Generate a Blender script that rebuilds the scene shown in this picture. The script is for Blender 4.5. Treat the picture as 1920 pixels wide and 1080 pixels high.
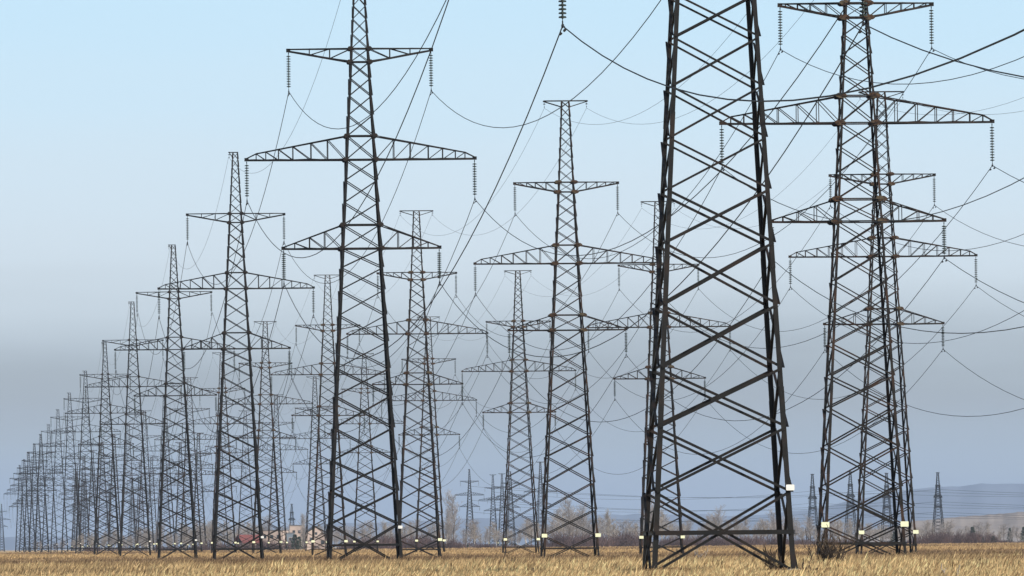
import bpy, math, random
import numpy as np
from mathutils import Vector

R = math.radians
for o in list(bpy.data.objects): bpy.data.objects.remove(o)
scene = bpy.context.scene
COL = scene.collection

# ------------------------------------------------------------------ camera
F = 18300.0              # focal length in pixels of a 1920-wide picture
ROLL = R(0.55)
CAMZ = 1.7
HORIZON = 1022.0
cam = bpy.data.cameras.new('camera')
cam.sensor_width = 36.0
cam.lens = F / 1920.0 * 36.0
cam.clip_start = 1.0
cam.clip_end = 60000.0
camo = bpy.data.objects.new('camera', cam)
COL.objects.link(camo)
camo.location = (0, 0, CAMZ)
camo.rotation_mode = 'XYZ'
from mathutils import Matrix
pitch = math.atan((HORIZON - 540.0) / F)
camo.matrix_world = Matrix.Translation((0, 0, CAMZ)) @ Matrix.Rotation(R(90) + pitch, 4, 'X') @ Matrix.Rotation(-ROLL, 4, 'Z')
scene.camera = camo

# ------------------------------------------------------------------ sun and sky
SUN_ELEV, SUN_AZ = R(32), R(128)      # azimuth measured clockwise from the view direction
sun = bpy.data.lights.new('sun', 'SUN')
sun.energy = 4.2
sun.angle = R(0.53)
sun.color = (1.0, 0.93, 0.82)
suno = bpy.data.objects.new('sun', sun)
COL.objects.link(suno)
sd = Vector((math.sin(SUN_AZ) * math.cos(SUN_ELEV), math.cos(SUN_AZ) * math.cos(SUN_ELEV), math.sin(SUN_ELEV)))
suno.rotation_euler = (-sd).to_track_quat('-Z', 'Y').to_euler()
suno.location = (80, -60, 90)

scene.view_settings.view_transform = 'Standard'
scene.view_settings.look = 'None'
scene.view_settings.gamma = 1.0
scene.view_settings.exposure = 0.3
SKY_STRENGTH = 0.1

def lin(c):
    return tuple((x / 255 / 12.92) if x / 255 <= 0.04045 else ((x / 255 + 0.055) / 1.055) ** 2.4 for x in c)

world = bpy.data.worlds.new('World')
scene.world = world
world.use_nodes = True
wn, wl = world.node_tree.nodes, world.node_tree.links
wn.clear()
wout = wn.new('ShaderNodeOutputWorld')
wbg = wn.new('ShaderNodeBackground')
wbg.inputs['Strength'].default_value = SKY_STRENGTH
sky = wn.new('ShaderNodeTexSky')
sky.sky_type = 'NISHITA'
sky.sun_disc = False
sky.sun_elevation = SUN_ELEV
sky.sun_rotation = SUN_AZ
sky.air_density = 1.0
sky.dust_density = 1.5
tc = wn.new('ShaderNodeTexCoord')
sep = wn.new('ShaderNodeSeparateXYZ')
wl.new(tc.outputs['Generated'], sep.inputs[0])
# soft streaks of stratus: elevation wobbled by stretched noise
mp = wn.new('ShaderNodeMapping')
mp.inputs['Scale'].default_value = (14, 14, 150)
wl.new(tc.outputs['Generated'], mp.inputs[0])
nz = wn.new('ShaderNodeTexNoise')
nz.inputs['Scale'].default_value = 1.0
nz.inputs['Detail'].default_value = 3.0
wl.new(mp.outputs[0], nz.inputs['Vector'])
nsub = wn.new('ShaderNodeMath'); nsub.operation = 'SUBTRACT'; nsub.inputs[1].default_value = 0.5
wl.new(nz.outputs['Fac'], nsub.inputs[0])
nmul = wn.new('ShaderNodeMath'); nmul.operation = 'MULTIPLY'; nmul.inputs[1].default_value = 0.008
wl.new(nsub.outputs[0], nmul.inputs[0])
zoff = wn.new('ShaderNodeMath'); zoff.operation = 'ADD'; zoff.inputs[1].default_value = 18.0 / F
wl.new(sep.outputs['Z'], zoff.inputs[0])
zadd = wn.new('ShaderNodeMath'); zadd.operation = 'ADD'
wl.new(zoff.outputs[0], zadd.inputs[0]); wl.new(nmul.outputs[0], zadd.inputs[1])
zdiv = wn.new('ShaderNodeMath'); zdiv.operation = 'DIVIDE'; zdiv.inputs[1].default_value = 0.0625; zdiv.use_clamp = True
wl.new(zadd.outputs[0], zdiv.inputs[0])
ramp = wn.new('ShaderNodeValToRGB')
SKY_STOPS = [(1040, (160, 176, 200)), (960, (158, 175, 201)), (900, (166, 181, 202)), (830, (172, 186, 199)), (760, (169, 178, 187)), (700, (169, 179, 186)), (640, (183, 195, 204)), (570, (204, 217, 226)), (490, (216, 230, 240)), (340, (216, 234, 246)), (170, (210, 236, 252)), (0, (202, 235, 255))]
els = ramp.color_ramp.elements
for i, (y, c) in enumerate(SKY_STOPS):
    pos = (1040.0 - y) / F / 0.0625
    e = els[i] if i < 2 else els.new(pos)
    if i < 2: e.position = pos
    e.color = (*lin(c), 1)
ramp.color_ramp.interpolation = 'EASE'
ramp.color_ramp.interpolation = 'B_SPLINE'
wl.new(zdiv.outputs[0], ramp.inputs[0])
SKY_GAIN = 1.0 / SKY_STRENGTH / (2 ** scene.view_settings.exposure)
gain = wn.new('ShaderNodeVectorMath'); gain.operation = 'SCALE'; gain.inputs['Scale'].default_value = SKY_GAIN
wl.new(ramp.outputs[0], gain.inputs[0])
# stratus bank low down, clear Nishita sky above
fade = wn.new('ShaderNodeMapRange'); fade.interpolation_type = 'SMOOTHSTEP'
fade.inputs['From Min'].default_value = 0.06; fade.inputs['From Max'].default_value = 0.22
wl.new(sep.outputs['Z'], fade.inputs['Value'])
mix = wn.new('ShaderNodeMix'); mix.data_type = 'RGBA'
wl.new(fade.outputs[0], mix.inputs['Factor'])
wl.new(gain.outputs[0], mix.inputs['A']); wl.new(sky.outputs[0], mix.inputs['B'])
wl.new(mix.outputs['Result'], wbg.inputs['Color'])
wl.new(wbg.outputs[0], wout.inputs['Surface'])

# ------------------------------------------------------------------ helpers
def unroll(x, y):
    dx, dy = x - 960.0, y - 540.0
    c, s = math.cos(ROLL), math.sin(ROLL)
    return 960 + dx * c - dy * s, 540 + dx * s + dy * c

def at(x, y, d):
    u, v = unroll(x, y)
    return Vector(((u - 960) / F * d, d, CAMZ + (HORIZON - v) / F * d))

TD = [-500, 0, 150, 260, 330, 350, 420, 540, 660, 980, 1260, 1570, 2000, 3000, 3200, 30000]
TZ = [0, 0, .32, .56, .64, .655, .64, .49, .38, .12, .12, .24, .40, .72, .70, .70]
def terr(d): return float(np.interp(d, TD, TZ))

def tag(o, label=None, cat=None, group=None, kind=None):
    if label: o['label'] = label
    if cat: o['category'] = cat
    if group: o['group'] = group
    if kind: o['kind'] = kind
    return o

def link(name, data, parent=None, loc=(0, 0, 0)):
    o = bpy.data.objects.new(name, data)
    COL.objects.link(o)
    o.location = loc
    if parent: o.parent = parent
    return o

THICK = 1.0
class MB:
    def __init__(s): s.v, s.f, s.m, s.mi = [], [], [], 0
    def loft(s, rings, caps=True):
        n = len(rings[0]); b = len(s.v)
        for r in rings: s.v.extend([tuple(p) for p in r])
        for i in range(len(rings) - 1):
            for j in range(n):
                k = (j + 1) % n
                s.f.append((b + i * n + j, b + i * n + k, b + (i + 1) * n + k, b + (i + 1) * n + j)); s.m.append(s.mi)
        if caps:
            s.f.append(tuple(b + j for j in reversed(range(n)))); s.m.append(s.mi)
            e = b + (len(rings) - 1) * n
            s.f.append(tuple(e + j for j in range(n))); s.m.append(s.mi)
    def angle(s, p, q, size, t, n, off=0.0, outward=True):
        size *= THICK
        """steel angle from p to q, one flange in the face with normal n"""
        p, q, n = Vector(p), Vector(q), Vector(n)
        d = (q - p).normalized()
        n = (n - d * n.dot(d)).normalized(); u = n.cross(d)
        sg = 1 if outward else -1
        h = size / 2
        prof = [(-h, 0), (h, 0), (h, t), (-h + t, t), (-h + t, size), (-h, size)]
        s.loft([[c + n * off + u * a + n * (b * sg) for a, b in prof] for c in (p, q)])
    def corner(s, p, q, size, t, sx, sy):
        size *= THICK
        p, q = Vector(p), Vector(q)
        prof = [(0, 0), (size, 0), (size, t), (t, t), (t, size), (0, size)]
        s.loft([[c + Vector((-sx * a, -sy * b, 0)) for a, b in prof] for c in (p, q)])
    def box(s, c, dx, dy, dz):
        x, y, z = c
        s.loft([[(x - dx, y - dy, z + k), (x + dx, y - dy, z + k), (x + dx, y + dy, z + k), (x - dx, y + dy, z + k)] for k in (-dz, dz)])
    def tube(s, p, q, r0, r1, n=3, caps=False):
        p, q = Vector(p), Vector(q); d = q - p
        if d.length < 1e-6: return
        d.normalize()
        a = Vector((0, 0, 1)) if abs(d.z) < .9 else Vector((1, 0, 0))
        u = d.cross(a).normalized(); w = d.cross(u)
        s.loft([[c + (u * math.cos(6.2832 * k / n) + w * math.sin(6.2832 * k / n)) * r for k in range(n)] for c, r in ((p, r0), (q, r1))], caps)
    def path(s, pts, r, n=5):
        rings = []
        for i, p in enumerate(pts):
            p = Vector(p)
            d = (Vector(pts[min(i + 1, len(pts) - 1)]) - Vector(pts[max(i - 1, 0)])).normalized()
            a = Vector((0, 0, 1)) if abs(d.z) < .9 else Vector((1, 0, 0))
            u = d.cross(a).normalized(); w = d.cross(u)
            rr = r[i] if isinstance(r, (list, tuple)) else r
            rings.append([p + (u * math.cos(6.2832 * k / n) + w * math.sin(6.2832 * k / n)) * rr for k in range(n)])
        s.loft(rings)
    def lathe(s, prof, n=12, c=(0, 0, 0)):
        s.loft([[(c[0] + r * math.cos(6.2832 * k / n), c[1] + r * math.sin(6.2832 * k / n), c[2] + z) for k in range(n)] for r, z in prof])
    def plate(s, c, n, rx, rz, t):
        """eight-sided gusset plate with normal n (along y or x)"""
        pts = [(-1, -.25), (-.45, -1), (.62, -1), (1, -.4), (.92, .35), (.45, 1), (-.62, 1), (-1, .55)]
        n = Vector(n); u = Vector((0, 0, 1)).cross(n).normalized(); c = Vector(c)
        s.loft([[c + u * (a * rx) + Vector((0, 0, b * rz)) + n * k for a, b in pts] for k in (0, t)])
    def mesh(s, name, *mats):
        me = bpy.data.meshes.new(name)
        me.from_pydata(s.v, [], s.f)
        for m in mats: me.materials.append(m)
        if len(mats) > 1: me.polygons.foreach_set('material_index', s.m)
        me.update()
        return me
    def merge(s, o, off=(0, 0, 0), mi=None):
        b = len(s.v)
        s.v.extend([(x + off[0], y + off[1], z + off[2]) for x, y, z in o.v])
        s.f.extend([tuple(i + b for i in f) for f in o.f])
        s.m.extend([mi if mi is not None else k for k in o.m])

# ------------------------------------------------------------------ materials
def material(name, c1, c2, scale=3.0, rough=.7, detail=6, spec=.3, c3=None, scale3=.4, lo=.4, hi=.62, bump=0, translucent=0):
    m = bpy.data.materials.new(name); m.use_nodes = True
    n, l = m.node_tree.nodes, m.node_tree.links
    b = n['Principled BSDF']
    b.inputs['Roughness'].default_value = rough
    b.inputs['Specular IOR Level'].default_value = spec
    t = n.new('ShaderNodeTexCoord')
    def noise(sc, a, z, src1, src2, det):
        x = n.new('ShaderNodeTexNoise'); x.inputs['Scale'].default_value = sc; x.inputs['Detail'].default_value = det
        l.new(t.outputs['Object'], x.inputs['Vector'])
        r = n.new('ShaderNodeMapRange'); r.inputs['From Min'].default_value = a; r.inputs['From Max'].default_value = z
        l.new(x.outputs['Fac'], r.inputs['Value'])
        k = n.new('ShaderNodeMix'); k.data_type = 'RGBA'
        l.new(r.outputs[0], k.inputs['Factor'])
        for s, v in (('A', src1), ('B', src2)):
            if isinstance(v, tuple): k.inputs[s].default_value = (*v, 1)
            else: l.new(v, k.inputs[s])
        return k.outputs['Result'], x
    c, x = noise(scale, lo, hi, c1, c2, detail)
    if c3: c, _ = noise(scale3, .52, .66, c, c3, 5)
    l.new(c, b.inputs['Base Color'])
    if bump:
        bp = n.new('ShaderNodeBump'); bp.inputs['Strength'].default_value = bump
        l.new(x.outputs['Fac'], bp.inputs['Height']); l.new(bp.outputs[0], b.inputs['Normal'])
    if translucent:
        tr = n.new('ShaderNodeBsdfTranslucent'); l.new(c, tr.inputs['Color'])
        ms = n.new('ShaderNodeMixShader'); ms.inputs[0].default_value = translucent
        l.new(b.outputs[0], ms.inputs[1]); l.new(tr.outputs[0], ms.inputs[2]); l.new(ms.outputs[0], n['Material Output'].inputs['Surface'])
    return m

def attr_material(name, rough=.9, translucent=0.0, nscale=.8, amount=.35):
    """vegetation coloured by a per-blade or per-patch attribute with fine mottling"""
    m = bpy.data.materials.new(name); m.use_nodes = True
    n, l = m.node_tree.nodes, m.node_tree.links
    b = n['Principled BSDF']; b.inputs['Roughness'].default_value = rough; b.inputs['Specular IOR Level'].default_value = .15
    a = n.new('ShaderNodeVertexColor'); a.layer_name = 'Col'
    t = n.new('ShaderNodeTexCoord')
    x = n.new('ShaderNodeTexNoise'); x.inputs['Scale'].default_value = nscale; x.inputs['Detail'].default_value = 8
    l.new(t.outputs['Object'], x.inputs['Vector'])
    r = n.new('ShaderNodeMapRange'); r.inputs['From Min'].default_value = .3; r.inputs['From Max'].default_value = .7
    r.inputs['To Min'].default_value = 1 - amount; r.inputs['To Max'].default_value = 1 + amount
    l.new(x.outputs['Fac'], r.inputs['Value'])
    s = n.new('ShaderNodeVectorMath'); s.operation = 'SCALE'
    l.new(a.outputs['Color'], s.inputs[0]); l.new(r.outputs[0], s.inputs['Scale'])
    l.new(s.outputs[0], b.inputs['Base Color'])
    if translucent:
        tr = n.new('ShaderNodeBsdfTranslucent'); l.new(s.outputs[0], tr.inputs['Color'])
        ms = n.new('ShaderNodeMixShader'); ms.inputs[0].default_value = translucent
        l.new(b.outputs[0], ms.inputs[1]); l.new(tr.outputs[0], ms.inputs[2]); l.new(ms.outputs[0], n['Material Output'].inputs['Surface'])
    return m

M = {}
M['steel'] = material('weathered_dark_steel', (.0040, .0040, .0039), (.0085, .0079, .0073), 2.2, .55, spec=.3, c3=(.018, .011, .008), scale3=.9)
M['rusty'] = material('rusty_brown_steel', (.0075, .0069, .0063), (.0165, .0142, .0120), 2.0, .65, spec=.25, c3=(.038, .019, .0105), scale3=.7)
M['gusset_dark'] = material('dark_gusset_steel', (.012, .010, .009), (.024, .017, .013), 3, .75)
M['gusset_rusty'] = material('rusted_gusset_steel', (.020, .0125, .009), (.075, .040, .020), 7, .85, c3=(.085, .068, .042), scale3=2.5)
M['glass'] = material('green_insulator_glass', (.008, .016, .013), (.014, .028, .022), 8, .35, spec=.5)
M['fitting'] = material('galvanised_fitting', (.014, .014, .015), (.024, .024, .024), 10, .5)
M['wire'] = material('aged_aluminium_wire', (.010, .010, .011), (.016, .016, .016), 1, .7)
M['sign_white'] = material('white_enamel_plate', (.80, .80, .77), (.74, .74, .70), 6, .45)
M['sign_yellow'] = material('pale_yellow_plate', (.84, .87, .60), (.78, .81, .54), 6, .45)
M['concrete'] = material('weathered_concrete', (.30, .29, .27), (.20, .19, .18), 5, .9, bump=.3)
M['bark'] = material('pale_bark', (.20, .18, .165), (.11, .10, .095), 2, .9)
M['birch'] = material('white_birch_bark', (.55, .52, .48), (.30, .28, .26), 1.5, .85)
M['twig'] = material('haze_grey_twigs', (.30, .285, .285), (.22, .205, .205), .4, .9)  # lightened and greyed so the twig colour itself carries distance haze
M['twig_tan'] = material('haze_tan_twigs', (.35, .32, .295), (.25, .23, .215), .4, .9)  # tan twigs likewise paled, haze put into their colour
M['bush'] = material('purple_brown_twigs', (.075, .052, .055), (.11, .075, .072), .5, .9)
M['shrub'] = material('dark_shrub_twigs', (.045, .034, .027), (.10, .075, .052), 2, .9)
M['needle'] = material('dark_conifer_needles', (.028, .042, .032), (.05, .065, .045), .8, .8)
M['wall_pale'] = material('pale_plaster', (.46, .38, .34), (.40, .33, .30), .5, .9)
M['wall_grey'] = material('blue_grey_panel', (.16, .20, .25), (.20, .24, .29), .5, .8)
M['roof_red'] = material('red_metal_roof', (.20, .065, .06), (.15, .055, .05), .5, .6)
M['roof_grey'] = material('grey_slate_roof', (.16, .16, .17), (.12, .12, .13), .5, .8)
M['pane'] = material('dark_window_glass', (.03, .04, .05), (.05, .06, .07), 1, .15, spec=.5)
M['grass'] = attr_material('dry_straw_grass', .85, .35, .6, .15)
M['ground'] = attr_material('dry_grass_ground', .95, 0, .25, .45)
M['hill'] = material('haze_blue_forest', (.14, .175, .255), (.16, .195, .275), .0006, .95)  # pale blue of distance haze is mixed into the forest's base colour
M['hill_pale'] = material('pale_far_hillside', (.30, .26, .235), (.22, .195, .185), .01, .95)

# ------------------------------------------------------------------ ground
rng = np.random.default_rng(7)

def vnoise(x, y, seed=0):
    """smooth value noise 0..1"""
    xi, yi = np.floor(x).astype(np.int64), np.floor(y).astype(np.int64)
    fx, fy = x - xi, y - yi
    fx, fy = fx * fx * (3 - 2 * fx), fy * fy * (3 - 2 * fy)
    def h(a, b):
        n = (a * 374761393 + b * 668265263 + seed * 1442695041) & 0xffffffff
        n = ((n ^ (n >> 13)) * 1274126177) & 0xffffffff
        return ((n ^ (n >> 16)) & 0xffff) / 65535.0
    return (h(xi, yi) * (1 - fx) + h(xi + 1, yi) * fx) * (1 - fy) + (h(xi, yi + 1) * (1 - fx) + h(xi + 1, yi + 1) * fx) * fy

GOLD, BROWN, PALE = np.array((.58, .42, .22)), np.array((.19, .122, .072)), np.array((.50, .35, .18))
def patch(x, d):
    """colour of the vegetation: golden straw near, browner dry weeds in the middle, paler straw beyond"""
    n1 = vnoise(x / 14.0, d / 60.0, 1) * .6 + vnoise(x / 4.5, d / 20.0, 2) * .4
    n2 = vnoise(x / 30.0, d / 180.0, 3) * .65 + vnoise(x / 9.0, d / 50.0, 4) * .35
    mid = np.clip((d - 470 - 120 * (n2 - .5)) / 150, 0, 1) * np.clip((1500 - d) / 300, 0, 1)
    far = np.clip((d - 1900) / 300, 0, 1) * np.clip((2800 - d) / 150, 0, 1)
    br = np.clip(mid * (.5 + 1.2 * n2) + far * 1.1 * n2 + (n1 - .52) * 2.0, 0, .95)
    base = np.where((d > 1200)[:, None], PALE, GOLD)
    return base * (1 - br[:, None]) + BROWN * br[:, None]

def terrv(d): return np.interp(d, TD, TZ)

ds = np.concatenate([np.linspace(-300, 100, 9), np.linspace(120, 1200, 110), np.linspace(1210, 3000, 120), np.linspace(3050, 26900, 40)])
nx = 81
us = np.linspace(-1, 1, nx) ** 3 * .6 + np.linspace(-1, 1, nx) * .4
gx = np.concatenate([us * (160 + .30 * abs(d)) for d in ds])
gd = np.repeat(ds, nx)
gz = terrv(gd) + (vnoise(gx / 25, gd / 40, 9) - .5) * .12
gv = np.stack([gx, gd, gz], 1)
idx = np.arange(len(ds) * nx).reshape(len(ds), nx)
gf = np.stack([idx[:-1, :-1], idx[:-1, 1:], idx[1:, 1:], idx[1:, :-1]], -1).reshape(-1, 4)

def np_mesh(name, v, f, col=None, mat=None):
    me = bpy.data.meshes.new(name)
    k = f.shape[1]
    me.vertices.add(len(v)); me.vertices.foreach_set('co', v.astype(np.float32).ravel())
    me.loops.add(f.size); me.loops.foreach_set('vertex_index', f.astype(np.int32).ravel())
    me.polygons.add(len(f)); me.polygons.foreach_set('loop_start', np.arange(0, f.size, k, dtype=np.int32))
    me.update(calc_edges=True)
    if col is not None:
        a = me.color_attributes.new('Col', 'FLOAT_COLOR', 'POINT')
        a.data.foreach_set('color', np.concatenate([col, np.ones((len(col), 1))], 1).astype(np.float32).ravel())
    if mat: me.materials.append(mat)
    return me
ground = link('ground', np_mesh('ground', gv, gf, patch(gx, gd) * np.interp(gd, [700, 1600], [.42, .9])[:, None], M['ground']))  # near ground darkened: shade between the blades is put into its colour
tag(ground, 'wide flat field of dry golden grass under the pylons', 'ground', kind='structure')

# ------------------------------------------------------------------ grass (nobody could count it)
def grass_mesh():
    V, Fc, C = [], [], []
    base = 0
    for N, d0, d1, wmul, hmul in ((200000, 215, 560, 1.0, 1.0), (130000, 560, 1250, 1.8, 1.0), (80000, 1250, 2990, 4.0, 1.0), (15000, 0, 1, 1.2, 1.15)):
        if d0:
            d = d0 * (d1 / d0) ** rng.random(N)
            x = (rng.random(N) * 2 - 1) * (.066 * d + 7)
        else:      # weeds left standing round the feet of the nearer pylons
            feet = np.array([(cx + sx * 2.45, cd + sy * 2.45) for cx, cd in ((7.4, 339.5), (-10.1, 658), (21.6, 609), (-27.5, 972), (5.1, 899), (33.8, 887)) for sx in (-1, 1) for sy in (-1, 1)])
            pick = feet[rng.integers(0, len(feet), N)] + rng.standard_normal((N, 2)) * (.55, .5)
            x, d = pick[:, 0], pick[:, 1]
        z = terrv(d) + (vnoise(x / 25, d / 40, 9) - .5) * .12
        clump = vnoise(x / 1.3, d / 2.5, 11) * .6 + vnoise(x / .5, d / 1.1, 12) * .4
        h = (.12 + .42 * clump ** 1.6 + .10 * rng.random(N)) * hmul
        tall = rng.random(N) < .03
        h = np.where(tall, h * 1.45, h) * np.interp(d, [200, 290, 318, 340, 350, 380], [1, .75, .5, .45, .8, 1.1])
        w = (.007 + .028 * rng.random(N) ** 2) * wmul
        w = np.where(tall, w * .8, w)
        lean = .34 + .28 * rng.standard_normal(N)
        ly = .3 * rng.standard_normal(N)
        ang = rng.random(N) * 1.6 - .8
        ca, sa = np.cos(ang) * w, np.sin(ang) * w
        b = np.stack([x, d, z - .03], 1)
        def pt(t, s, wf):
            bend = t ** 1.5
            p = b + np.stack([lean * h * bend, ly * h * bend, (h + .03) * t], 1)
            return p + np.stack([ca, sa, np.zeros(N)], 1) * (s * wf)
        P = np.stack([pt(0, -1, .6), pt(0, 1, .6), pt(.55, -1, 1.0), pt(.55, 1, 1.0), pt(1, 1, .12), pt(1, -1, .12)], 1)
        V.append(P.reshape(-1, 3))
        i = base + np.arange(N)[:, None] * 6
        Fc.append(np.concatenate([i + [0, 1, 3, 2], i + [2, 3, 4, 5]], 0))
        base += N * 6
        c = patch(x, d)
        if not d0: c = c * .25 + BROWN * .75
        k = rng.random((N, 1))
        c = c * (1 + (k - .42) * (1.25 if d0 < 500 else (.8 if d0 < 1000 else .35)))
        dark = (rng.random(N) < (.16 if d0 < 500 else .08))[:, None]
        c = np.where(dark, c * np.array((.5, .45, .42)), c)
        c = np.clip(c, 0, .8)
        C.append(np.repeat(c[:, None, :], 6, 1).reshape(-1, 3))
    return np_mesh('dry_grass', np.concatenate(V), np.concatenate(Fc), np.concatenate(C), M['grass'])
grass = link('dry_grass', grass_mesh())
tag(grass, 'golden dry grass bending to the right across the whole field', 'grass', kind='stuff')

# ------------------------------------------------------------------ hills
def ridge(name, label, pts, d, depth, mat, rough, seed):
    xs = np.linspace(pts[0][0], pts[-1][0], 260)
    ys = np.interp(xs, [p[0] for p in pts], [p[1] for p in pts])
    hs = []
    for x, y in zip(xs, ys):
        hs.append(at(x, y, d))
    hx = np.array([p.x for p in hs]); hz = np.array([p.z for p in hs])
    hz = hz + (vnoise(xs / 40, xs * 0, seed) - .5) * rough + (vnoise(xs / 9, xs * 0, seed + 1) - .5) * rough * .4
    V, prof = [], [(-1, 0), (-.6, .35), (-.25, .8), (0, 1), (.3, .75), (1, 0)]
    for t, k in prof:
        jit = (vnoise(xs / 25, xs * 0 + t * 5, seed + 2) - .5) * .12 * (1 if 0 < k < 1 else 0)
        V.append(np.stack([hx * (d + t * depth) / d, np.full_like(hx, d + t * depth), -.5 + (hz + .5) * (k + jit)], 1))
    V = np.concatenate(V)
    n = len(xs); idx = np.arange(len(prof) * n).reshape(len(prof), n)
    f = np.stack([idx[:-1, :-1], idx[:-1, 1:], idx[1:, 1:], idx[1:, :-1]], -1).reshape(-1, 4)
    o = link(name, np_mesh(name, V, f, None, mat))
    tag(o, label, 'hills', kind='structure')
ridge('hills', 'haze-blue forested ridge on the far horizon', [(-500, 1012), (200, 1004), (600, 982), (1150, 964), (1400, 966), (1500, 958), (1600, 938), (1700, 920), (1800, 910), (1920, 906), (2400, 915)], 25000, 1500, M['hill'], 6, 3)
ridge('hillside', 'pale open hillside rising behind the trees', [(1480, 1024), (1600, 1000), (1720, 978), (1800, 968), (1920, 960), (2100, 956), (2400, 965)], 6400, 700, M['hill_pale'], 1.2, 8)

# ------------------------------------------------------------------ lattice pylons
class Kind: pass
KA, KB = Kind(), Kind()
KA.key, KA.H = 'peak', 41.0
KA.hw = lambda z: 2.5 - .0547 * z
KA.nodes = [2.8, 5.05, 7.1, 9.3, 11.45, 13.3, 15.1, 16.9, 18.6, 20.1, 21.4, 23.0, 24.5, 26.0, 27.4, 29.0, 30.4, 31.7, 32.9, 34.0, 34.9, 35.9, 36.9, 37.8, 38.7, 39.5, 40.3, 40.95]
KA.low = dict(zb=21.4, zt=23.0, tip=5.28, xs=[2.48, 3.5, 4.5], nose=None)
KA.mid = dict(zb=27.4, zt=29.0, tip=7.72, xs=[2.23, 3.35, 4.57, 5.54, 6.4], nose=(7.05, 27.85))
KA.up = dict(zb=34.0, zt=34.9, tip=4.84, xs=[2.03, 3.4], nose=None, inverted=True)
KB.key, KB.H = 'tee', 42.4
KB.hw = lambda z: float(np.interp(z, [0, 21.25, 27.4, 34.9, 42.4], [2.62, 1.42, 1.10, .70, .36]))
KB.nodes = [2.3, 4.7, 7.2, 9.6, 11.6, 13.6, 15.5, 17.5, 19.4, 21.25, 22.65, 24.3, 25.9, 27.4, 29.1, 30.4, 31.7, 32.9, 34.0, 34.9, 36.0, 37.1, 38.1, 39.1, 40.0, 40.9, 41.75, 42.35]
KB.low = dict(zb=21.25, zt=22.65, tip=5.42, xs=[2.66, 3.77, 4.7], nose=None)
KB.mid = dict(zb=27.4, zt=29.1, tip=8.5, xs=[2.46, 3.74, 4.95, 6.03, 7.08], nose=(7.9, 27.85))
KB.up = dict(zb=34.0, zt=34.9, tip=4.77, xs=[1.86, 2.85, 3.65, 4.4], nose=None, inverted=True)
STRING = dict(low=2.2, mid=2.6, up=2.6)
jr = random.Random(5)
def jit(): return jr.random() * .008

FACES = [(0, -1), (0, 1), (-1, 0), (1, 0)]
def face_pt(K, n, s, z, inset=.05):
    h = K.hw(z)
    if n[0] == 0: return Vector((s * (h - inset), n[1] * h, z))
    return Vector((n[0] * h, s * (h - inset), z))

def bsize(z): return .094 if z < 12 else (.074 if z < 21 else (.07 if z < 34 else .05))

def braces(K, n, zlo, zhi):
    """list of meshes-to-be: the crossed diagonals of one face between two heights"""
    out = []
    N3 = (n[0], n[1], 0)
    zs = [0.05] + K.nodes
    for a, b in zip(zs[:-1], zs[1:]):
        if not (zlo <= b <= zhi): continue
        sz = bsize(a)
        g = .04 if a > 1 else 0
        m = MB(); m.angle(face_pt(K, n, -1, a + g), face_pt(K, n, 1, b - g), sz, .012, N3, .004 + jit(), True); out.append(m)
        m = MB(); m.angle(face_pt(K, n, 1, a + g), face_pt(K, n, -1, b - g), sz, .012, N3, -.03 - jit(), False); out.append(m)
    return out

def horizontals(K, n):
    out = []; N3 = (n[0], n[1], 0)
    for z, sz in ((K.nodes[0] / 2 + .02, .15),) + tuple((A[k], .085) for A in (K.low, K.mid, K.up) for k in ('zb', 'zt')):
        m = MB(); m.angle(face_pt(K, n, -1, z), face_pt(K, n, 1, z), sz, .012, N3, .03 + jit(), True); out.append(m)
    return out

def leg(K, sx, sy, pegs=False):
    m = MB()
    zs = [-.3, 6, 11, 16, K.low['zb'], K.mid['zb'], K.up['zt'], K.H]
    sz = [.18, .17, .16, .15, .135, .12, .09]
    for a, b, s in zip(zs[:-1], zs[1:], sz):
        pa, pb = K.hw(a), K.hw(b)
        m.corner((sx * pa, sy * pa, a), (sx * pb, sy * pb, b), s, .016, sx, sy)
    for z in zs[1:5]:   # splice angles
        pa, pb = K.hw(z - .45) + .012, K.hw(z + .45) + .012
        m.corner((sx * pa, sy * pa, z - .45), (sx * pb, sy * pb, z + .45), .15, .011, sx, sy)
    if pegs:
        z = 2.6
        while z < K.up['zb']:
            h = K.hw(z); m.tube((sx * (h - .01), sy * (h - .06), z), (sx * (h + .17), sy * (h - .06), z), .011, .011, 5, True)
            z += .42
    return m

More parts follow.
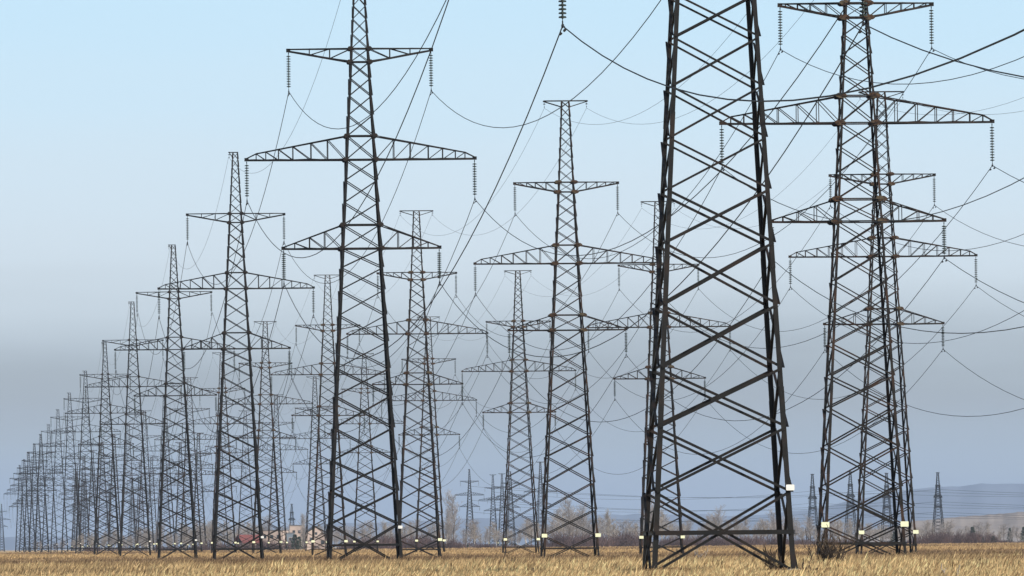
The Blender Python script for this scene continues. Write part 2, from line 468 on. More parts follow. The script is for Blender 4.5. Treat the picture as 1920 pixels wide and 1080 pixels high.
def arm(K, A, side):
    m = MB()
    zb, zt, tip = A['zb'], A['zt'], A['tip']
    hb, ht = K.hw(zb), K.hw(zt)
    inv = A.get('inverted')
    ztip_t, ztip_b = (zt - .02, zt - .16) if inv else (zb + .12, zb)
    def yat(x, h): return .10 + (h - .10) * max(0, (tip - x)) / (tip - h)
    def top(x):
        if A['nose'] and not inv:
            nx_, nz_ = A['nose']
            z = zt + (nz_ - zt) * (x - ht) / (nx_ - ht) if x <= nx_ else nz_ + (ztip_t - nz_) * (x - nx_) / (tip - nx_)
        else: z = zt + (ztip_t - zt) * (x - ht) / (tip - ht)
        return z
    def bot(x): return zb + (ztip_b - zb) * (x - hb) / (tip - hb)
    def P(x, sy, f, h): return Vector((side * x, sy * yat(x, h), f(x)))
    for sy in (-1, 1):
        n = (0, sy, 0)
        xs = [ht] + A['xs'] + ([A['nose'][0]] if A['nose'] else []) + [tip]
        tops = [P(x, sy, top, ht) for x in xs]
        bots = [P(max(x, hb), sy, bot, hb) for x in xs]
        segs = [0, len(xs) - 1] if not A['nose'] else [0, len(xs) - 2, len(xs) - 1]
        for a, b in zip(segs[:-1], segs[1:]): m.angle(tops[a], tops[b], .075, .010, n, .012 + jit(), True)
        m.angle(bots[0], bots[-1], .10, .012, n, .014 + jit(), False)
        for i in range(1, len(xs) - 1):
            m.angle(bots[i], tops[i], .055, .008, n, 0 - jit(), False)
        for i in range(len(xs) - 2):
            a, b = (bots[i], tops[i + 1])
            if inv and K is KA: a, b = (tops[i], bots[i + 1])
            m.angle(a, b, .055, .008, n, -.02 - jit(), False)
        if sy == 1:
            for f, h, zoff in ((bot, hb, .02), (top, ht, -.02)):
                k = -1
                for a, b in zip(xs[:-1], xs[1:]):
                    pa, pb = P(max(a, h), k, f, h), P(b, -k, f, h)
                    m.angle(pa, pb, .06, .008, (0, 0, 1), zoff + jit(), True); k = -k
                for x in xs[1:-1]:
                    m.angle(P(x, -1, f, h), P(x, 1, f, h), .055, .008, (0, 0, 1), zoff * 1.5 + jit(), True)
    m.box((side * (tip - .02), 0, (ztip_t + ztip_b) / 2), .14, .13, abs(ztip_t - ztip_b) / 2 + .05)
    return m

def hang(A): return A['zt'] - .2 if A.get('inverted') else A['zb'] - .05

def gussets(K):
    out = []
    for A in (K.low, K.mid, K.up):
        for z in (A['zb'], A['zt']):
            for sx in (-1, 1):
                for sy in (-1, 1):
                    m = MB(); h = K.hw(z)
                    m.plate((sx * (h + .03), sy * (h + .045), z), (0, sy, 0), .35 if K is KB else .20, .16 if K is KB else .145, .014)
                    out.append(m)
    return out

def head(K):
    m = MB()
    if K is KA:
        z = K.H
        for sy in (-1, 1):
            m.angle((-.62, sy * .14, z), (.30, sy * .26, z), .08, .01, (0, sy, 0), .02 + jit(), False)
            m.angle((-.58, sy * .14, z - .03), (-.28, sy * .28, z - .5), .05, .008, (0, sy, 0), .025 + jit(), False)
        m.box((-.6, 0, z), .08, .16, .05)
    else:
        z = K.H
        for sy in (-1, 1):
            m.angle((-1.98, sy * .08, z), (1.98, sy * .08, z), .085, .01, (0, sy, 0), .3 + jit(), False)
            for sx in (-1, 1):
                m.angle((sx * 1.95, sy * .37, z - .07), (sx * .40, sy * .37, z - .55), .065, .009, (0, sy, 0), .02 + jit(), False)
        for sx in (-1, 1): m.box((sx * 1.98, 0, z - .03), .07, .42, .06)
        for x in (-1.3, -.65, .65, 1.3): m.angle((x, -.38, z), (x, .38, z), .05, .008, (0, 0, 1), .01, True)
    return m
GW = {'peak': [(-.6, 41.0 - .05, .42)], 'tee': [(-1.95, 42.3, .55), (1.95, 42.3, .55)]}

def string_mb(L, n, seg=12):
    m = MB()
    m.tube((0, 0, 0), (0, 0, -.28), .014, .014, 5, True)
    m.box((0, 0, -.10), .03, .018, .07)
    prof = [(.001, -.20)]
    pitch_ = (L - .40) / n
    for i in range(n):
        z = -.22 - i * pitch_
        prof += [(.035, z), (.045, z - .035), (.11, z - .04), (.138, z - .06), (.138, z - .10), (.06, z - .108), (.03, z - .12), (.016, z - pitch_ + .002)]
    prof += [(.001, -L + .12)]
    m.lathe(prof, seg)
    m.tube((0, 0, -L + .20), (0, 0, -L + .02), .014, .014, 5, True)
    return m
def clamp_mb():
    m = MB()
    m.loft([[(sx * .035, y, -.02 + z + zz) for sx, zz in ((-1, -.05), (1, -.05), (1, .06), (-1, .06))] for y, z in ((-.26, .0), (-.1, .02), (.1, .02), (.26, .0))])
    m.box((0, 0, .09), .022, .05, .09)
    return m
def damper_mb():
    m = MB()
    m.tube((0, 0, .04), (0, 0, -.09), .014, .014, 5, True)
    m.tube((0, -.20, -.10), (0, .20, -.10), .009, .009, 5, True)
    for s in (-1, 1): m.tube((0, s * .23, -.115), (0, s * .11, -.10), .048, .04, 8, True)
    return m
def small_string():
    m = MB()
    m.tube((0, 0, 0), (0, 0, -.5), .012, .012, 5, True)
    m.lathe([(.001, -.12), (.04, -.13), (.12, -.20), (.11, -.22), (.02, -.22), (.001, -.23)], 10)
    m.box((0, 0, -.46), .03, .12, .05)
    return m

def sign_mb(w, h):
    m = MB()
    b = .02
    m.loft([[(x, y, z) for x, z in ((-w + b, -h), (w - b, -h), (w, -h + b), (w, h - b), (w - b, h), (-w + b, h), (-w, h - b), (-w, -h + b))] for y in (-.005, .005)])
    return m
def footing_mb():
    m = MB()
    m.loft([[(sx * r, sy * r, z) for sx, sy in ((-1, -1), (1, -1), (1, 1), (-1, 1))] for r, z in ((.42, -.3), (.40, -.02), (.36, .01), (.24, .02), (.22, .12), (.19, .14))])
    return m

CACHE = {}
def parts_of(K, mat, gus, sign, pegs):
    key = (K.key, mat)
    if key in CACHE: return CACHE[key]
    ms, mg = M[mat], M[gus]
    p = {}
    p['legs'] = [leg(K, sx, sy, pegs and (sx, sy) == (-1, -1)).mesh('leg', ms) for sy in (-1, 1) for sx in (-1, 1)]
    def joined(lst):
        m = MB()
        for x in lst: m.merge(x)
        return m
    p['bracing'] = [joined(braces(K, n, 0, 99)).mesh('lattice_bracing', ms) for n in FACES]
    p['strut'] = [h.mesh('horizontal_strut', ms) for n in FACES for h in horizontals(K, n)]
    p['arms'] = [arm(K, A, s).mesh('crossarm', ms) for A in (K.low, K.mid, K.up) for s in (-1, 1)]
    p['gussets'] = [g.mesh('gusset_plate', mg) for g in gussets(K)]
    p['head'] = head(K).mesh('ground_wire_bracket', ms)
    # one merged mesh for towers too far away to show parts
    global THICK
    THICK = 1.8
    big = MB()
    for sy in (-1, 1):
        for sx in (-1, 1): big.merge(leg(K, sx, sy))
    for n in FACES:
        big.merge(joined(braces(K, n, 0, 99))); big.merge(joined(horizontals(K, n)))
    for A in (K.low, K.mid, K.up):
        for s in (-1, 1): big.merge(arm(K, A, s))
    for g in gussets(K): big.merge(g)
    big.merge(head(K))
    for nm, A in (('low', K.low), ('mid', K.mid), ('up', K.up)):
        for s in (-1, 1): big.merge(string_mb(STRING[nm], 13, 6), (s * (A['tip'] - .03), 0, hang(A)), 1)
    for sx in SIGNS[K.key][0]:
        z = SIGNS[K.key][1]; h = K.hw(z)
        big.merge(sign_mb(*SIGNS[K.key][2]), (sx * (h - .03), -h - .14, z), 2)
    THICK = 1.0
    p['far'] = big.mesh('lattice_pylon', ms, M['glass'], M[sign])
    CACHE[key] = p
    return p
SIGNS = {'peak': ((1,), 2.6, (.145, .10)), 'tee': ((-1, 1), 2.35, (.25, .165))}
STR = {k: string_mb(L, 13).mesh('insulator_string', M['glass']) for k, L in STRING.items()}
CLAMP, DAMP, SMALL = clamp_mb().mesh('suspension_clamp', M['fitting']), damper_mb().mesh('vibration_damper', M['fitting']), small_string().mesh('ground_wire_string', M['fitting'])
SIGN = {'peak': sign_mb(*SIGNS['peak'][2]).mesh('warning_sign', M['sign_white']), 'tee': sign_mb(*SIGNS['tee'][2]).mesh('warning_sign', M['sign_yellow'])}
FOOT = footing_mb().mesh('footing', M['concrete'])

SLOPE = -.0566
YAW = math.atan(-SLOPE)         # the lines run away towards the left
def pylon(K, mat, x, d, label, group, detail, yaw=None, scale=1.0, sign_z=None):
    gus = 'gusset_dark' if K is KA else 'gusset_rusty'
    p = parts_of(K, mat, gus, 'sign_white' if K is KA else 'sign_yellow', K is KB)
    yaw = YAW if yaw is None else yaw
    if detail == 0:
        t = link('lattice_pylon', p['far'], None, (x, d, terr(d)))
    else:
        t = link('lattice_pylon', None, None, (x, d, terr(d)))
    t.rotation_euler = (0, 0, yaw); t.scale = (scale,) * 3
    if detail < 3 and d > 950 and group.endswith('line'):   # no two were put up quite alike
        t.rotation_euler = (R(jr.gauss(0, .08)), R(jr.gauss(0, .10)), yaw + R(jr.gauss(0, .8)))
        t.scale = (scale, scale, scale * jr.uniform(.994, 1.006))
    tag(t, label, 'pylon', group)
    if detail == 0: return t
    for m in p['legs']:
        l = link('leg', m, t)
    if detail >= 2:
        for sy in (-1, 1):
            for sx in (-1, 1):
                link('footing', FOOT, t, (sx * (K.hw(0) - .08), sy * (K.hw(0) - .08), 0))
    if detail == 3:
        for n in FACES:
            for b in braces(K, n, 0, 21.5): link('diagonal_brace', b.mesh('diagonal_brace', M[mat]), t)
            up = MB()
            for b in braces(K, n, 21.6, 99): up.merge(b)
            link('lattice_bracing', up.mesh('lattice_bracing', M[mat]), t)
    else:
        for m in p['bracing']: link('lattice_bracing', m, t)
    for m in p['strut']: link('horizontal_strut', m, t)
    for m in p['arms']: link('crossarm', m, t)
    link('ground_wire_bracket', p['head'], t)
    if detail >= 2:
        for m in p['gussets']: link('gusset_plate', m, t)
        for gx_, gz_, L in GW[K.key]: link('ground_wire_string', SMALL, t, (gx_, 0, gz_))
    for nm, A in (('low', K.low), ('mid', K.mid), ('up', K.up)):
        for s in (-1, 1):
            i = link('insulator_string', STR[nm], t, (s * (A['tip'] - .03), 0, hang(A)))
            if detail >= 2:
                link('suspension_clamp', CLAMP, i, (0, 0, -STRING[nm] - .06))
                for k in (-1, 1): link('vibration_damper', DAMP, i, (0, k * 1.15, -STRING[nm] - .16))
    sxs, sz, _ = SIGNS[K.key]
    sz = sign_z or sz
    for sx in sxs:
        h = K.hw(sz)
        link('warning_sign', SIGN[K.key], t, (sx * (h - .02), -h - .14, sz))
    return t

ORD = ['nearest', 'second', 'third', 'fourth', 'fifth', 'sixth', 'seventh', 'eighth', 'ninth', 'tenth', 'eleventh', 'twelfth', 'thirteenth', 'fourteenth', 'fifteenth', 'sixteenth', 'seventeenth', 'eighteenth', 'nineteenth']

def axis_x(x, y, d): return at(x, y, d).x
ROWS = {
    'A': [(at(1337.5, 55, 339.5).x, 339.5)] + [(axis_x(x, y, d), d) for x, y, d in ((674, 91, 658), (440.5, 401, 972), (328, 543, 1262), (250, 640, 1572))],
    'B': [(axis_x(x, y, d), d) for x, y, d in ((1605, 6, 609), (1061.5, 343, 899), (780.5, 508, 1182), (613, 606, 1462), (497, 682, 1770))],
    'C': [(axis_x(x, y, d), d) for x, y, d in ((1654.5, 328, 887), (1235, 497, 1167), (972, 602, 1457), (803, 672, 1745), (683, 731, 2070))],
}
STEP = {'A': 306, 'B': 292, 'C': 290}
LASTD = {'A': 4600, 'B': 4600, 'C': 4600}
for k, L in ROWS.items():
    while L[-1][1] < LASTD[k]:
        x, d = L[-1]; L.append((x + SLOPE * STEP[k], d + STEP[k]))

SPECIAL = {
    ('A', 0): 'giant black pylon, by far the largest, cut off above the frame at its lower crossarm',
    ('A', 1): 'second largest dark pylon with all three crossarms in view and its peak cut off',
    ('A', 2): 'dark single-peaked pylon whose whole outline shows against pale sky, next left of the second largest',
    ('B', 0): 'brown pylon nearest the right edge, its upper crossarm touching the top of the picture',
    ('B', 1): 'T-headed pylon standing whole between the two largest dark pylons',
    ('B', 2): 'T-headed pylon directly right behind the second largest dark pylon',
    ('C', 0): 'smaller brown pylon standing directly behind the large brown one at the right edge',
    ('C', 1): 'T-headed pylon partly hidden behind the left leg of the giant pylon',
    ('C', 2): 'slender T-headed pylon just left behind the whole one in mid picture',
}
GROUPS = {'A': 'single-peaked pylons of the left line', 'B': 'T-headed pylons of the middle line', 'C': 'T-headed pylons of the right line'}
for k in 'ABC':
    for i, (x, d) in enumerate(ROWS[k]):
        lab = SPECIAL.get((k, i))
        if not lab:
            if k == 'A': lab = f'single-peaked pylon, {ORD[i]} in its line counting the giant pylon first'
            elif k == 'B': lab = f'T-headed pylon, {ORD[i]} in the line that starts with the largest brown pylon'
            else: lab = f'T-headed pylon, {ORD[i]} in the line that starts behind the largest brown pylon'
        det = 2 if d < 2150 else (1 if d < 3300 else 0)
        if (k, i) == ('A', 0): det = 3
        pylon(KA if k == 'A' else KB, 'steel' if k == 'A' else 'rusty', x, d, lab, GROUPS[k], det, sign_z=2.95 if (k, i) == ('A', 0) else None)

# ------------------------------------------------------------------ wires of the three lines
def wire(name, pts_att, sag, r, label, group, seg=28, near_sag=None):
    pts = []
    for (a, b) in zip(pts_att[:-1], pts_att[1:]):
        a, b = Vector(a), Vector(b)
        sg_ = near_sag if near_sag and len(pts) == 0 else sag
        for i in range(seg):
            t = i / seg
            p = a.lerp(b, t); p.z -= 4 * sg_ * t * (1 - t)
            pts.append(p)
    pts.append(Vector(pts_att[-1]))
    m = MB(); m.path(pts, r, 5)
    o = link(name, m.mesh(name, M['wire']))
    tag(o, label, 'wire', group)

cy, sy_ = math.cos(YAW), math.sin(YAW)
def attach(x, d, lx, lz): return (x + lx * cy, d + lx * sy_, terr(d) + lz)
NEAR = {'A': -1, 'B': -1, 'C': -2}
NAMES = {'A': 'line of single-peaked pylons', 'B': 'line led by largest brown pylon', 'C': 'line farthest right'}
for k in 'ABC':
    K = KA if k == 'A' else KB
    L = list(ROWS[k])
    x, d = L[0]
    pre = []
    for j in range(-NEAR[k]):
        st_ = 290 if k == 'A' else STEP[k]
        x, d = x - SLOPE * st_, d - st_
        if d < -60: break
        pre.insert(0, (x, d))
    L = pre + L
    for nm, A, sg, w in (('low', K.low, 8.0, 'lower'), ('mid', K.mid, 8.0, 'middle'), ('up', K.up, 8.0, 'upper')):
        for s, sw in ((-1, 'left'), (1, 'right')):
            z = hang(A) - STRING[nm] - .06
            wire('conductor_wire', [attach(a, b, s * (A['tip'] - .03), z) for a, b in L], sg, .023,
                 f'sagging black wire from the {w} crossarms, {sw} side, {NAMES[k]}', 'wires of the ' + NAMES[k], near_sag=(7.7 if s < 0 else 7.3) if k == 'A' else 7.6)
    for gx_, gz_, Ls in GW[K.key]:
        sw = 'single peaks' if k == 'A' else ('left T-head ends' if gx_ < 0 else 'right T-head ends')
        wire('ground_wire', [attach(a, b, gx_, gz_ - Ls - .02) for a, b in L], 6.3, .013,
             f'thin grey wire strung from the {sw}, {NAMES[k]}', 'wires of the ' + NAMES[k])

# ------------------------------------------------------------------ distant pylons across the horizon
def far_pylon(K, x, ytop, d, yaw, label, mat='steel'):
    P = at(x, ytop, d)
    sc = (P.z - terr(d)) / K.H
    o = pylon(K, mat, P.x, d, label, 'distant pylons on the horizon', 0, yaw, sc)
    if abs(yaw) > 1: o.scale = (sc * 1.3, sc * 1.5, sc)
    return o, sc
FP = {}
for key, K, x, yt, d, yaw, lab in (
        ('p', KB, 1758, 886, 4500, R(75), 'distant narrow pylon seen end-on at the far right, alone above the trees'),
        ('q', KB, 1662, 887, 4650, R(75), 'distant narrow pylon seen end-on between the legs of the two brown pylons'),
        ('r', KB, 1594, 884, 5300, R(75), 'faint distant pylon seen between the left legs of the two brown pylons'),
        ('s', KB, 1523, 889, 5200, R(75), 'faint distant pylon standing between the giant pylon and the largest brown one'),
        ('t', KA, 880, 880, 4700, R(8), 'distant blue-grey single-peaked pylon alone above the trees in mid picture'),
        ('u', KB, 924, 890, 5400, R(5), 'faint distant T-headed pylon just right of the lone blue-grey one'),
        ('v', KB, 941, 888, 5500, R(6), 'faint distant T-headed pylon beside the left leg of the slender T-headed pylon'),
        ('w', KA, 957, 884, 4900, R(10), 'distant dark pylon half hidden by the left leg of the slender T-headed pylon'),
        ('x', KB, 1013, 866, 4600, R(14), 'distant pylon seen between the slender T-headed pylon and the whole one beside it'),
        ('y', KB, 547, 945, 6000, R(75), 'very faint pylon above the pale buildings left of the second largest pylon'),
        ('l', KB, 143, 884, 5500, R(20), 'faint mauve pylon in the crowded far left, shortest between the two lines there'),
        ('m', KB, 158, 902, 6200, R(35), 'very faint mauve pylon just right of another in the crowded far left'),
        ('n', KA, 248, 896, 5600, R(25), 'faint mauve single-peaked pylon behind the crowded left lines, right of the mauve pair'),
        ('o', KB, 205, 908, 6500, R(40), 'faintest pylon between the mauve pair and the mauve single-peaked one'),
        ('z', KA, 3, 945, 6000, R(10), 'very faint pylon at the left edge of the picture, left of the crowded line')):
    FP[key] = (*far_pylon(K, x, yt, d, yaw, lab), K)

def far_wires(a, b, label):
    """three levels of wire: from beyond the right edge past pylon a to pylon b"""
    (oa, sa, K), (ob, sb, Kb) = FP[a], FP[b]
    right = oa.location + Vector((300, -14, 0))
    for A, w in ((K.low, 'lowest'), (K.mid, 'middle'), (K.up, 'highest')):
        z = hang(A) - 2.5
        ax = [(right.x, right.y, right.z + z * sa), (oa.location.x, oa.location.y, oa.location.z + z * sa), (ob.location.x, ob.location.y, ob.location.z + z * sb)]
        wire('distant_wire', ax, 4.5, .055, f'faint {w} wire crossing the horizon at {label}', 'distant wires on the horizon', 20)
far_wires('p', 'w', 'the lone far-right end-on pylon')
far_wires('q', 't', 'the end-on pylon between the brown legs')
far_wires('s', 'u', 'the faint pylon beside the giant one')

# ------------------------------------------------------------------ trees
def branch_segs(r_, p, d, length, rad, level, out, spread, nchild, shrink=.62, up=.15):
    """recursive limbs: (p, q, r0, r1, level)"""
    k = 3
    q = p.copy(); dd = d.copy()
    for i in range(k):
        dd = (dd + Vector((r_.gauss(0, .10), r_.gauss(0, .10), r_.gauss(0, .06) + up * .3))).normalized()
        nq = q + dd * (length / k)
        ra, rb = rad * (1 - .6 * i / k), rad * (1 - .6 * (i + 1) / k)
        out.append((q.copy(), nq.copy(), ra, rb, level))
        if level > 0:
            for c in range(nchild[level - 1] // k + (1 if r_.random() < (nchild[level - 1] % k) / k else 0)):
                a = r_.random() * 6.2832
                sd_ = Vector((math.cos(a), math.sin(a), 0))
                nd = (dd * .55 + sd_ * spread * (.7 + .6 * r_.random()) + Vector((0, 0, up))).normalized()
                st = q.lerp(nq, r_.random())
                branch_segs(r_, st, nd, length * shrink * (.6 + .6 * r_.random()), rb * .6, level - 1, out, spread, nchild, shrink, up)
        q = nq

def bare_tree(seed, H, spread, trunk_mat, twig_mat, minr=.012):
    r_ = random.Random(seed)
    trunk, crown = MB(), MB()
    pts, rads = [], []
    p = Vector((0, 0, -.3)); n = 9
    for i in range(n):
        pts.append(p.copy()); rads.append(.013 * H * (1 - i / n) + .03)
        p = p + Vector((r_.gauss(0, .012 * H), r_.gauss(0, .012 * H), H * .98 / (n - 1)))
    trunk.path(pts, rads, 6)
    segs = []
    for i in range(2, n - 1):
        nb = 4
        for b in range(nb):
            a = r_.random() * 6.2832
            fr = i / n
            ln = H * (.36 * (1 - .65 * fr)) * (.6 + .7 * r_.random())
            st = pts[i].lerp(pts[i + 1], r_.random())
            nd = Vector((math.cos(a) * spread, math.sin(a) * spread, .75 + .3 * r_.random())).normalized()
            branch_segs(r_, st, nd, ln, rads[i] * .42, 2, segs, .75, (6, 6), .55, .22)
    for a, b, r0, r1, lv in segs:
        crown.tube(a, b, max(r0, minr), max(r1, minr * .8), 3)
    return trunk.mesh('trunk', trunk_mat), crown.mesh('crown', twig_mat)

def bush_mesh(seed, W, H, mat, n=70, minr=.012):
    r_ = random.Random(seed)
    m = MB(); segs = []
    for i in range(n):
        a = r_.random() * 6.2832; rr = math.sqrt(r_.random()) * W * .5
        st = Vector((math.cos(a) * rr, math.sin(a) * rr * .7, -.05))
        nd = Vector((math.cos(a) * .45 * rr / W * 2, math.sin(a) * .4 * rr / W * 2, 1)).normalized()
        ln = H * (.55 + .4 * r_.random()) * (1 - .55 * (rr / W * 2) ** 2)
        branch_segs(r_, st, nd, ln * .7, .03, 1, segs, .7, (7,), .55, .3)
    for a, b, r0, r1, lv in segs: m.tube(a, b, max(r0, minr), max(r1, minr * .7), 3)
    return m.mesh('bush', mat)

TREES = []
for s, (H, sp, tm, wm) in enumerate(((12, .55, 'bark', 'twig'), (11, .75, 'bark', 'twig'), (13, .42, 'birch', 'twig_tan'), (10, .85, 'bark', 'twig_tan'), (12, .6, 'bark', 'twig'), (14, .35, 'birch', 'twig'))):
    TREES.append((H, bare_tree(20 + s, H, sp, M[tm], M[wm], .022)))
def tree(x, ytop, d, kind, label, group, rz=0.0, fat=1.1):
    P = at(x, ytop, d); z0 = terr(d)
    H, (t, c) = TREES[kind]
    o = link('bare_tree', None, None, (P.x, d, z0))
    k = max(.25, (P.z - z0) / H)
    o.scale = (k * fat, k * fat, k); o.rotation_euler = (0, 0, rz)
    link('trunk', t, o); link('crown', c, o)
    tag(o, label, 'tree', group)
    return o
tr = random.Random(3)
TX = [-60, 120, 300, 400, 480, 560, 640, 760, 830, 870, 960, 1030, 1060, 1110, 1150, 1190, 1215, 1270, 1400, 1520, 1720, 1980]
TY = [1016, 1010, 990, 984, 985, 983, 988, 984, 975, 985, 986, 970, 962, 976, 984, 978, 965, 972, 974, 977, 983, 986]
for i in range(285):
    x = tr.uniform(60, 420) if i < 70 else 380 + 1590 * (i - 70 + tr.random()) / 215
    y = float(np.interp(x, TX, TY)); d = tr.uniform(3300, 4300)
    base = 1028 - (x - 960) * .0096
    y = base - (base - y) * tr.uniform(.5, 1.12)
    tree(x, y, d, tr.randrange(6), 'bare grey tree in the hazy leafless belt beyond the field', 'bare trees along the horizon', tr.random() * 6.28, tr.uniform(1.2, 1.7))
for x, y, d, k, lab in (
        (848, 932, 3250, 0, 'tall bare tree with a broad crown right of the second T-headed pylon\'s legs'),
        (838, 958, 3200, 5, 'white-trunked birch beside the legs of the T-headed pylon behind the second largest'),
        (1066, 940, 3300, 0, 'tall bare tree seen inside the whole T-headed pylon, left of its centre'),
        (1090, 952, 3350, 4, 'bare grey tree seen inside the whole T-headed pylon near its right leg'),
        (1136, 962, 3150, 2, 'pale birch standing alone just right of the whole T-headed pylon'),
        (1216, 934, 3300, 4, 'tallest bare tree, behind the left leg of the giant pylon'),
        (1228, 950, 3400, 1, 'bare tree close behind the left foot of the giant pylon'),
        (1345, 958, 3350, 4, 'bare tree seen inside the giant pylon left of its crossing braces'),
        (1450, 962, 3350, 0, 'bare tree seen inside the giant pylon near its right leg'),
        (566, 968, 3300, 5, 'bare grey tree between the two groups of pale buildings'),
        (502, 970, 3300, 1, 'bare grey tree rising above the pale block with the red roof beside it')):
    tree(x, y, d, k, lab, 'tall bare trees along the horizon')

BUSH = [bush_mesh(40 + i, W, H, M['bush'], n, .02) for i, (W, H, n) in enumerate(((7, 3.4, 90), (9, 3.0, 110), (5, 4.0, 80)))]
BH = (3.4, 3.0, 4.0)
def bush(x, ytop, d, k, label, group, rz=0.0, mat=None):
    P = at(x, ytop, d); z0 = terr(d)
    o = link('bare_bush', BUSH[k], None, (P.x, d, z0)); s = max(.3, (P.z - z0) / (BH[k] * .8))
    o.scale = (max(s, .8), max(s, .8), s); o.rotation_euler = (0, 0, rz)
    tag(o, label, 'bush', group)
for x0, x1, y, n in ((395, 560, 1012, 9), (640, 720, 1010, 5), (690, 815, 1003, 10), (815, 885, 1009, 5), (1040, 1125, 995, 9), (1140, 1195, 998, 6), (1240, 1480, 1003, 22), (1490, 1610, 1009, 9), (1700, 1760, 1008, 5), (1740, 1850, 998, 14), (1850, 1960, 1012, 6), (150, 400, 1022, 10), (890, 1040, 1018, 9)):
    for i in range(n):
        x = x0 + (x1 - x0) * (i + tr.random()) / n
        yb = 1028 - (x - 960) * .0096
        bush(x, yb - (yb - y) * tr.uniform(.8, 1.25), tr.uniform(3020, 3250), tr.randrange(3), 'dark purple-brown leafless bush in the low thicket before the trees', 'bushes along the far edge of the field', tr.random() * 6.28)

def conifer_meshes(seed):
    r_ = random.Random(seed)
    t, c = MB(), MB()
    t.tube((0, 0, -.2), (0, 0, 4.6), .14, .03, 6, True)
    for i in range(420):
        f = r_.random() ** .8
        z = .5 + 4.4 * f; R_ = 1.75 * (1 - f) ** .75 * (.75 + .3 * math.sin(z * 7)) + .08
        a = r_.random() * 6.2832; rr = R_ * math.sqrt(r_.random())
        p = Vector((math.cos(a) * rr, math.sin(a) * rr, z - .25 * rr))
        q = p + Vector((math.cos(a) * .38, math.sin(a) * .38, r_.uniform(-.12, .14)))
        c.tube(p, q, .10, .02, 4)
    return t.mesh('trunk', M['bark']), c.mesh('crown', M['needle'])
CT, CC = conifer_meshes(2)
for x, y, d, wide, lab in ((1823, 988, 3500, .9, 'dark green pine up on the pale slope at the right'), (1842, 1007, 3100, 1.2, 'low dark green conifer right of the purple bushes at far right'),
        (1862, 1005, 3050, 1.9, 'broad dark green conifer at the field edge, far right'), (1893, 990, 3400, .7, 'slim dark green conifer on the slope near the right edge'),
        (1919, 988, 3350, .9, 'dark green conifer cut by the right edge'), (877, 1020, 2900, .9, 'small dark conifer below the lone blue-grey distant pylon'),
        (553, 1002, 3050, 1.2, 'dark conifer beside the blue-grey building'), (561, 1006, 3100, 1.0, 'dark conifer left of the pale gabled house'),
        (1466, 1003, 3100, .9, 'dark conifer seen beside the right leg of the giant pylon'), (1677, 997, 3200, 1.1, 'dark conifer seen between the legs of the smaller brown pylon'),
        (1269, 1031, 1500, .8, 'tiny green pine seedling in the grass right of the giant pylon\'s left leg')):
    P = at(x, y, d); z0 = terr(d); s = max(.15, (P.z - z0) / 4.9)
    o = link('conifer', None, None, (P.x, d, z0)); o.scale = (s * wide, s * wide, s); o.rotation_euler = (0, 0, x)
    link('trunk', CT, o); link('crown', CC, o)
    tag(o, lab, 'conifer', 'conifers along the horizon')

# ------------------------------------------------------------------ houses at the edge of the field
def house(x, d, w, dep, hgt, roof, wall, roofm, label, windows=(), yaw=0.0, roof_h=2.0, gable_front=False):
    z0 = terr(d)
    o = link('house', None, None, (at(x, 1030, d).x, d, z0)); o.rotation_euler = (0, 0, yaw)
    tag(o, label, 'house')
    m = MB(); m.box((0, 0, hgt / 2 - .1), w / 2, dep / 2, hgt / 2 + .1)
    if gable_front:
        m.loft([[(-w / 2, y, hgt), (w / 2, y, hgt), (0, y, hgt + roof_h)] for y in (-dep / 2, dep / 2)])
    link('wall', m.mesh('wall', M[wall]), o)
    r = MB()
    if roof == 'gable':
        for s in (-1, 1):
            if gable_front:
                e, t_ = (w / 2 + .4, hgt - .32), (0, hgt + roof_h + .06)
                r.loft([[(s * e[0], y, e[1]), (s * t_[0], y, t_[1]), (s * t_[0], y, t_[1] + .18), (s * e[0], y, e[1] + .18)] for y in (-dep / 2 - .4, dep / 2 + .4)])
            else:
                e, t_ = (dep / 2 + .4, hgt - .2), (0, hgt + roof_h)
                r.loft([[(xx, s * e[0], e[1]), (xx, s * t_[0], t_[1]), (xx, s * t_[0], t_[1] + .18), (xx, s * e[0], e[1] + .18)] for xx in (-w / 2 - .3, w / 2 + .3)])
    else:
        r.box((0, 0, hgt + .16), w / 2 + .15, dep / 2 + .15, .14)
    rf = link('roof', r.mesh('roof', M[roofm]), o)
    if roof == 'gable':
        c = MB(); c.box((w * .2, 0, hgt + roof_h + .2), .3, .3, .8); link('chimney', c.mesh('chimney', M['roof_grey']), rf)
    for wx, wz, ww, wh in windows:
        f = MB()
        for sx in (-1, 1): f.box((wx + sx * ww / 2, -dep / 2 - .03, wz), .06, .05, wh / 2 + .06)
        for sz in (-1, 1): f.box((wx, -dep / 2 - .03, wz + sz * wh / 2), ww / 2 - .06, .05, .06)
        fr = link('window', f.mesh('window', M['wall_pale']), o)
        p = MB(); p.box((wx, -dep / 2 - .012, wz), ww / 2 - .06, .01, wh / 2 - .06); link('pane', p.mesh('pane', M['pane']), fr)
house(466, 3150, 7, 7, 2.6, 'gable', 'wall_pale', 'roof_red', 'low house with a dull red roof seen inside the third largest pylon', [(-1.8, 1.3, 1.2, 1.1), (1.6, 1.3, 1.2, 1.1)], R(25), 2.4)
house(515, 3300, 8, 8, 6.6, 'flat', 'wall_pale', 'roof_grey', 'pale pinkish block just right of the third largest pylon', [(-2.4, 4.6, 1.3, 1.3), (0, 4.6, 1.3, 1.3), (2.4, 4.6, 1.3, 1.3)], R(-12))
house(545, 3250, 2.6, 3, 5.6, 'flat', 'wall_grey', 'roof_grey', 'narrow blue-grey box building between the pale blocks', [(0, 3.6, 1, 1.2)])
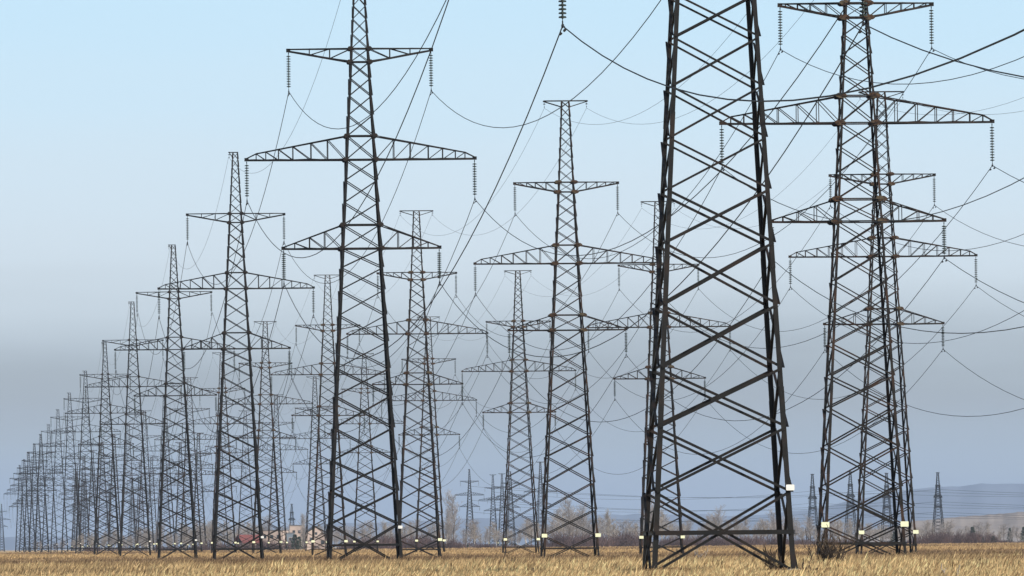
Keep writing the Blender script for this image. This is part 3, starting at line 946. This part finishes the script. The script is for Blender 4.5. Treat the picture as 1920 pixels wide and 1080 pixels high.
house(557, 3500, 5, 5, 8.6, 'flat', 'wall_pale', 'roof_grey', 'tallest pale block, behind the blue-grey box building', [(-1, 6.5, 1.1, 1.2), (1, 6.5, 1.1, 1.2)])
house(590, 3350, 7.5, 9, 5.4, 'gable', 'wall_pale', 'roof_grey', 'pale house with a gabled front and dark windows', [(-1.6, 3.6, 1.2, 1.4), (1.6, 3.6, 1.2, 1.4), (0, 5.6, 1.0, 1.0)], R(8), 2.6, True)
house(608, 3300, 4.2, 5, 4.2, 'gable', 'wall_pale', 'roof_grey', 'smaller pale gabled house right of the larger one', [(0, 2.6, 1.3, 1.4)], R(-10), 1.8, True)

# ------------------------------------------------------------------ foreground shrubs
def shrub(seed, x, ybase, d, H, W, n, label, lean=0.0, mat='shrub', rmin=.011, z=None):
    r_ = random.Random(seed); m = MB(); segs = []
    for i in range(n):
        a = r_.random() * 6.2832; k = r_.random()
        st = Vector((math.cos(a) * W * .14 * k, math.sin(a) * W * .14 * k, -.08))
        nd = Vector((math.cos(a) * 1.0 * k + lean, math.sin(a) * .6 * k, 1)).normalized()
        branch_segs(r_, st, nd, H * (.55 + .45 * r_.random()), .018, 2, segs, .45, (3, 4), .5, .25)
    for a, b, r0, r1, lv in segs: m.tube(a, b, max(r0, rmin), max(r1, rmin * .7), 4)
    o = link('bare_shrub', m.mesh('bare_shrub', M[mat]), None, (at(x, ybase, d).x, d, terr(d)))
    tag(o, label, 'shrub')
shrub(1, 1552, 1060, 385, 1.3, 3.2, 34, 'dark bare shrub with upright twigs before the largest brown pylon\'s left leg')
shrub(2, 1449, 1062, 342, .9, .7, 14, 'small bare shrub at the inner side of the giant pylon\'s right foot', .1)
shrub(3, 1000, 1060, 300, .6, .6, 2, 'thin twiggy weed in the grass before the whole T-headed pylon', -.1)
shrub(4, 1792, 1070, 260, .5, .5, 2, 'thin pale sapling in the grass at the right below the brown pylons', .05, 'twig_tan')
shrub(5, 950, 1050, 420, .8, .9, 3, 'straggling leafless weed left of the whole T-headed pylon\'s foot', .2)
shrub(6, 1300, 1035, 560, 1.0, .8, 3, 'pale leaning weed stalks seen inside the giant pylon, low on the left', .5, 'twig_tan')
shrub(7, 1512, 1068, 300, .5, .7, 5, 'low dark tuft of twigs right of the giant pylon\'s right foot', .1)

# ------------------------------------------------------------------ haze
HAZE_DENSITY = 2.4e-5
if HAZE_DENSITY:
    hb = MB(); hb.box((0, 13300, 120), 9600, 13800, 123.5)
    hz_ = bpy.data.materials.new('pale_air'); hz_.use_nodes = True
    n, l = hz_.node_tree.nodes, hz_.node_tree.links
    n.remove(n['Principled BSDF'])
    pv = n.new('ShaderNodeVolumePrincipled')
    pv.inputs['Color'].default_value = (.62, .78, 1.0, 1)
    pv.inputs['Density'].default_value = HAZE_DENSITY
    pv.inputs['Anisotropy'].default_value = 0.0
    l.new(pv.outputs[0], n['Material Output'].inputs['Volume'])
    ho = link('haze', hb.mesh('haze', hz_))
    tag(ho, 'pale blue haze thickening towards the horizon', 'haze', kind='stuff')
scene.cycles.volume_bounces = 0
scene.cycles.max_bounces = 6
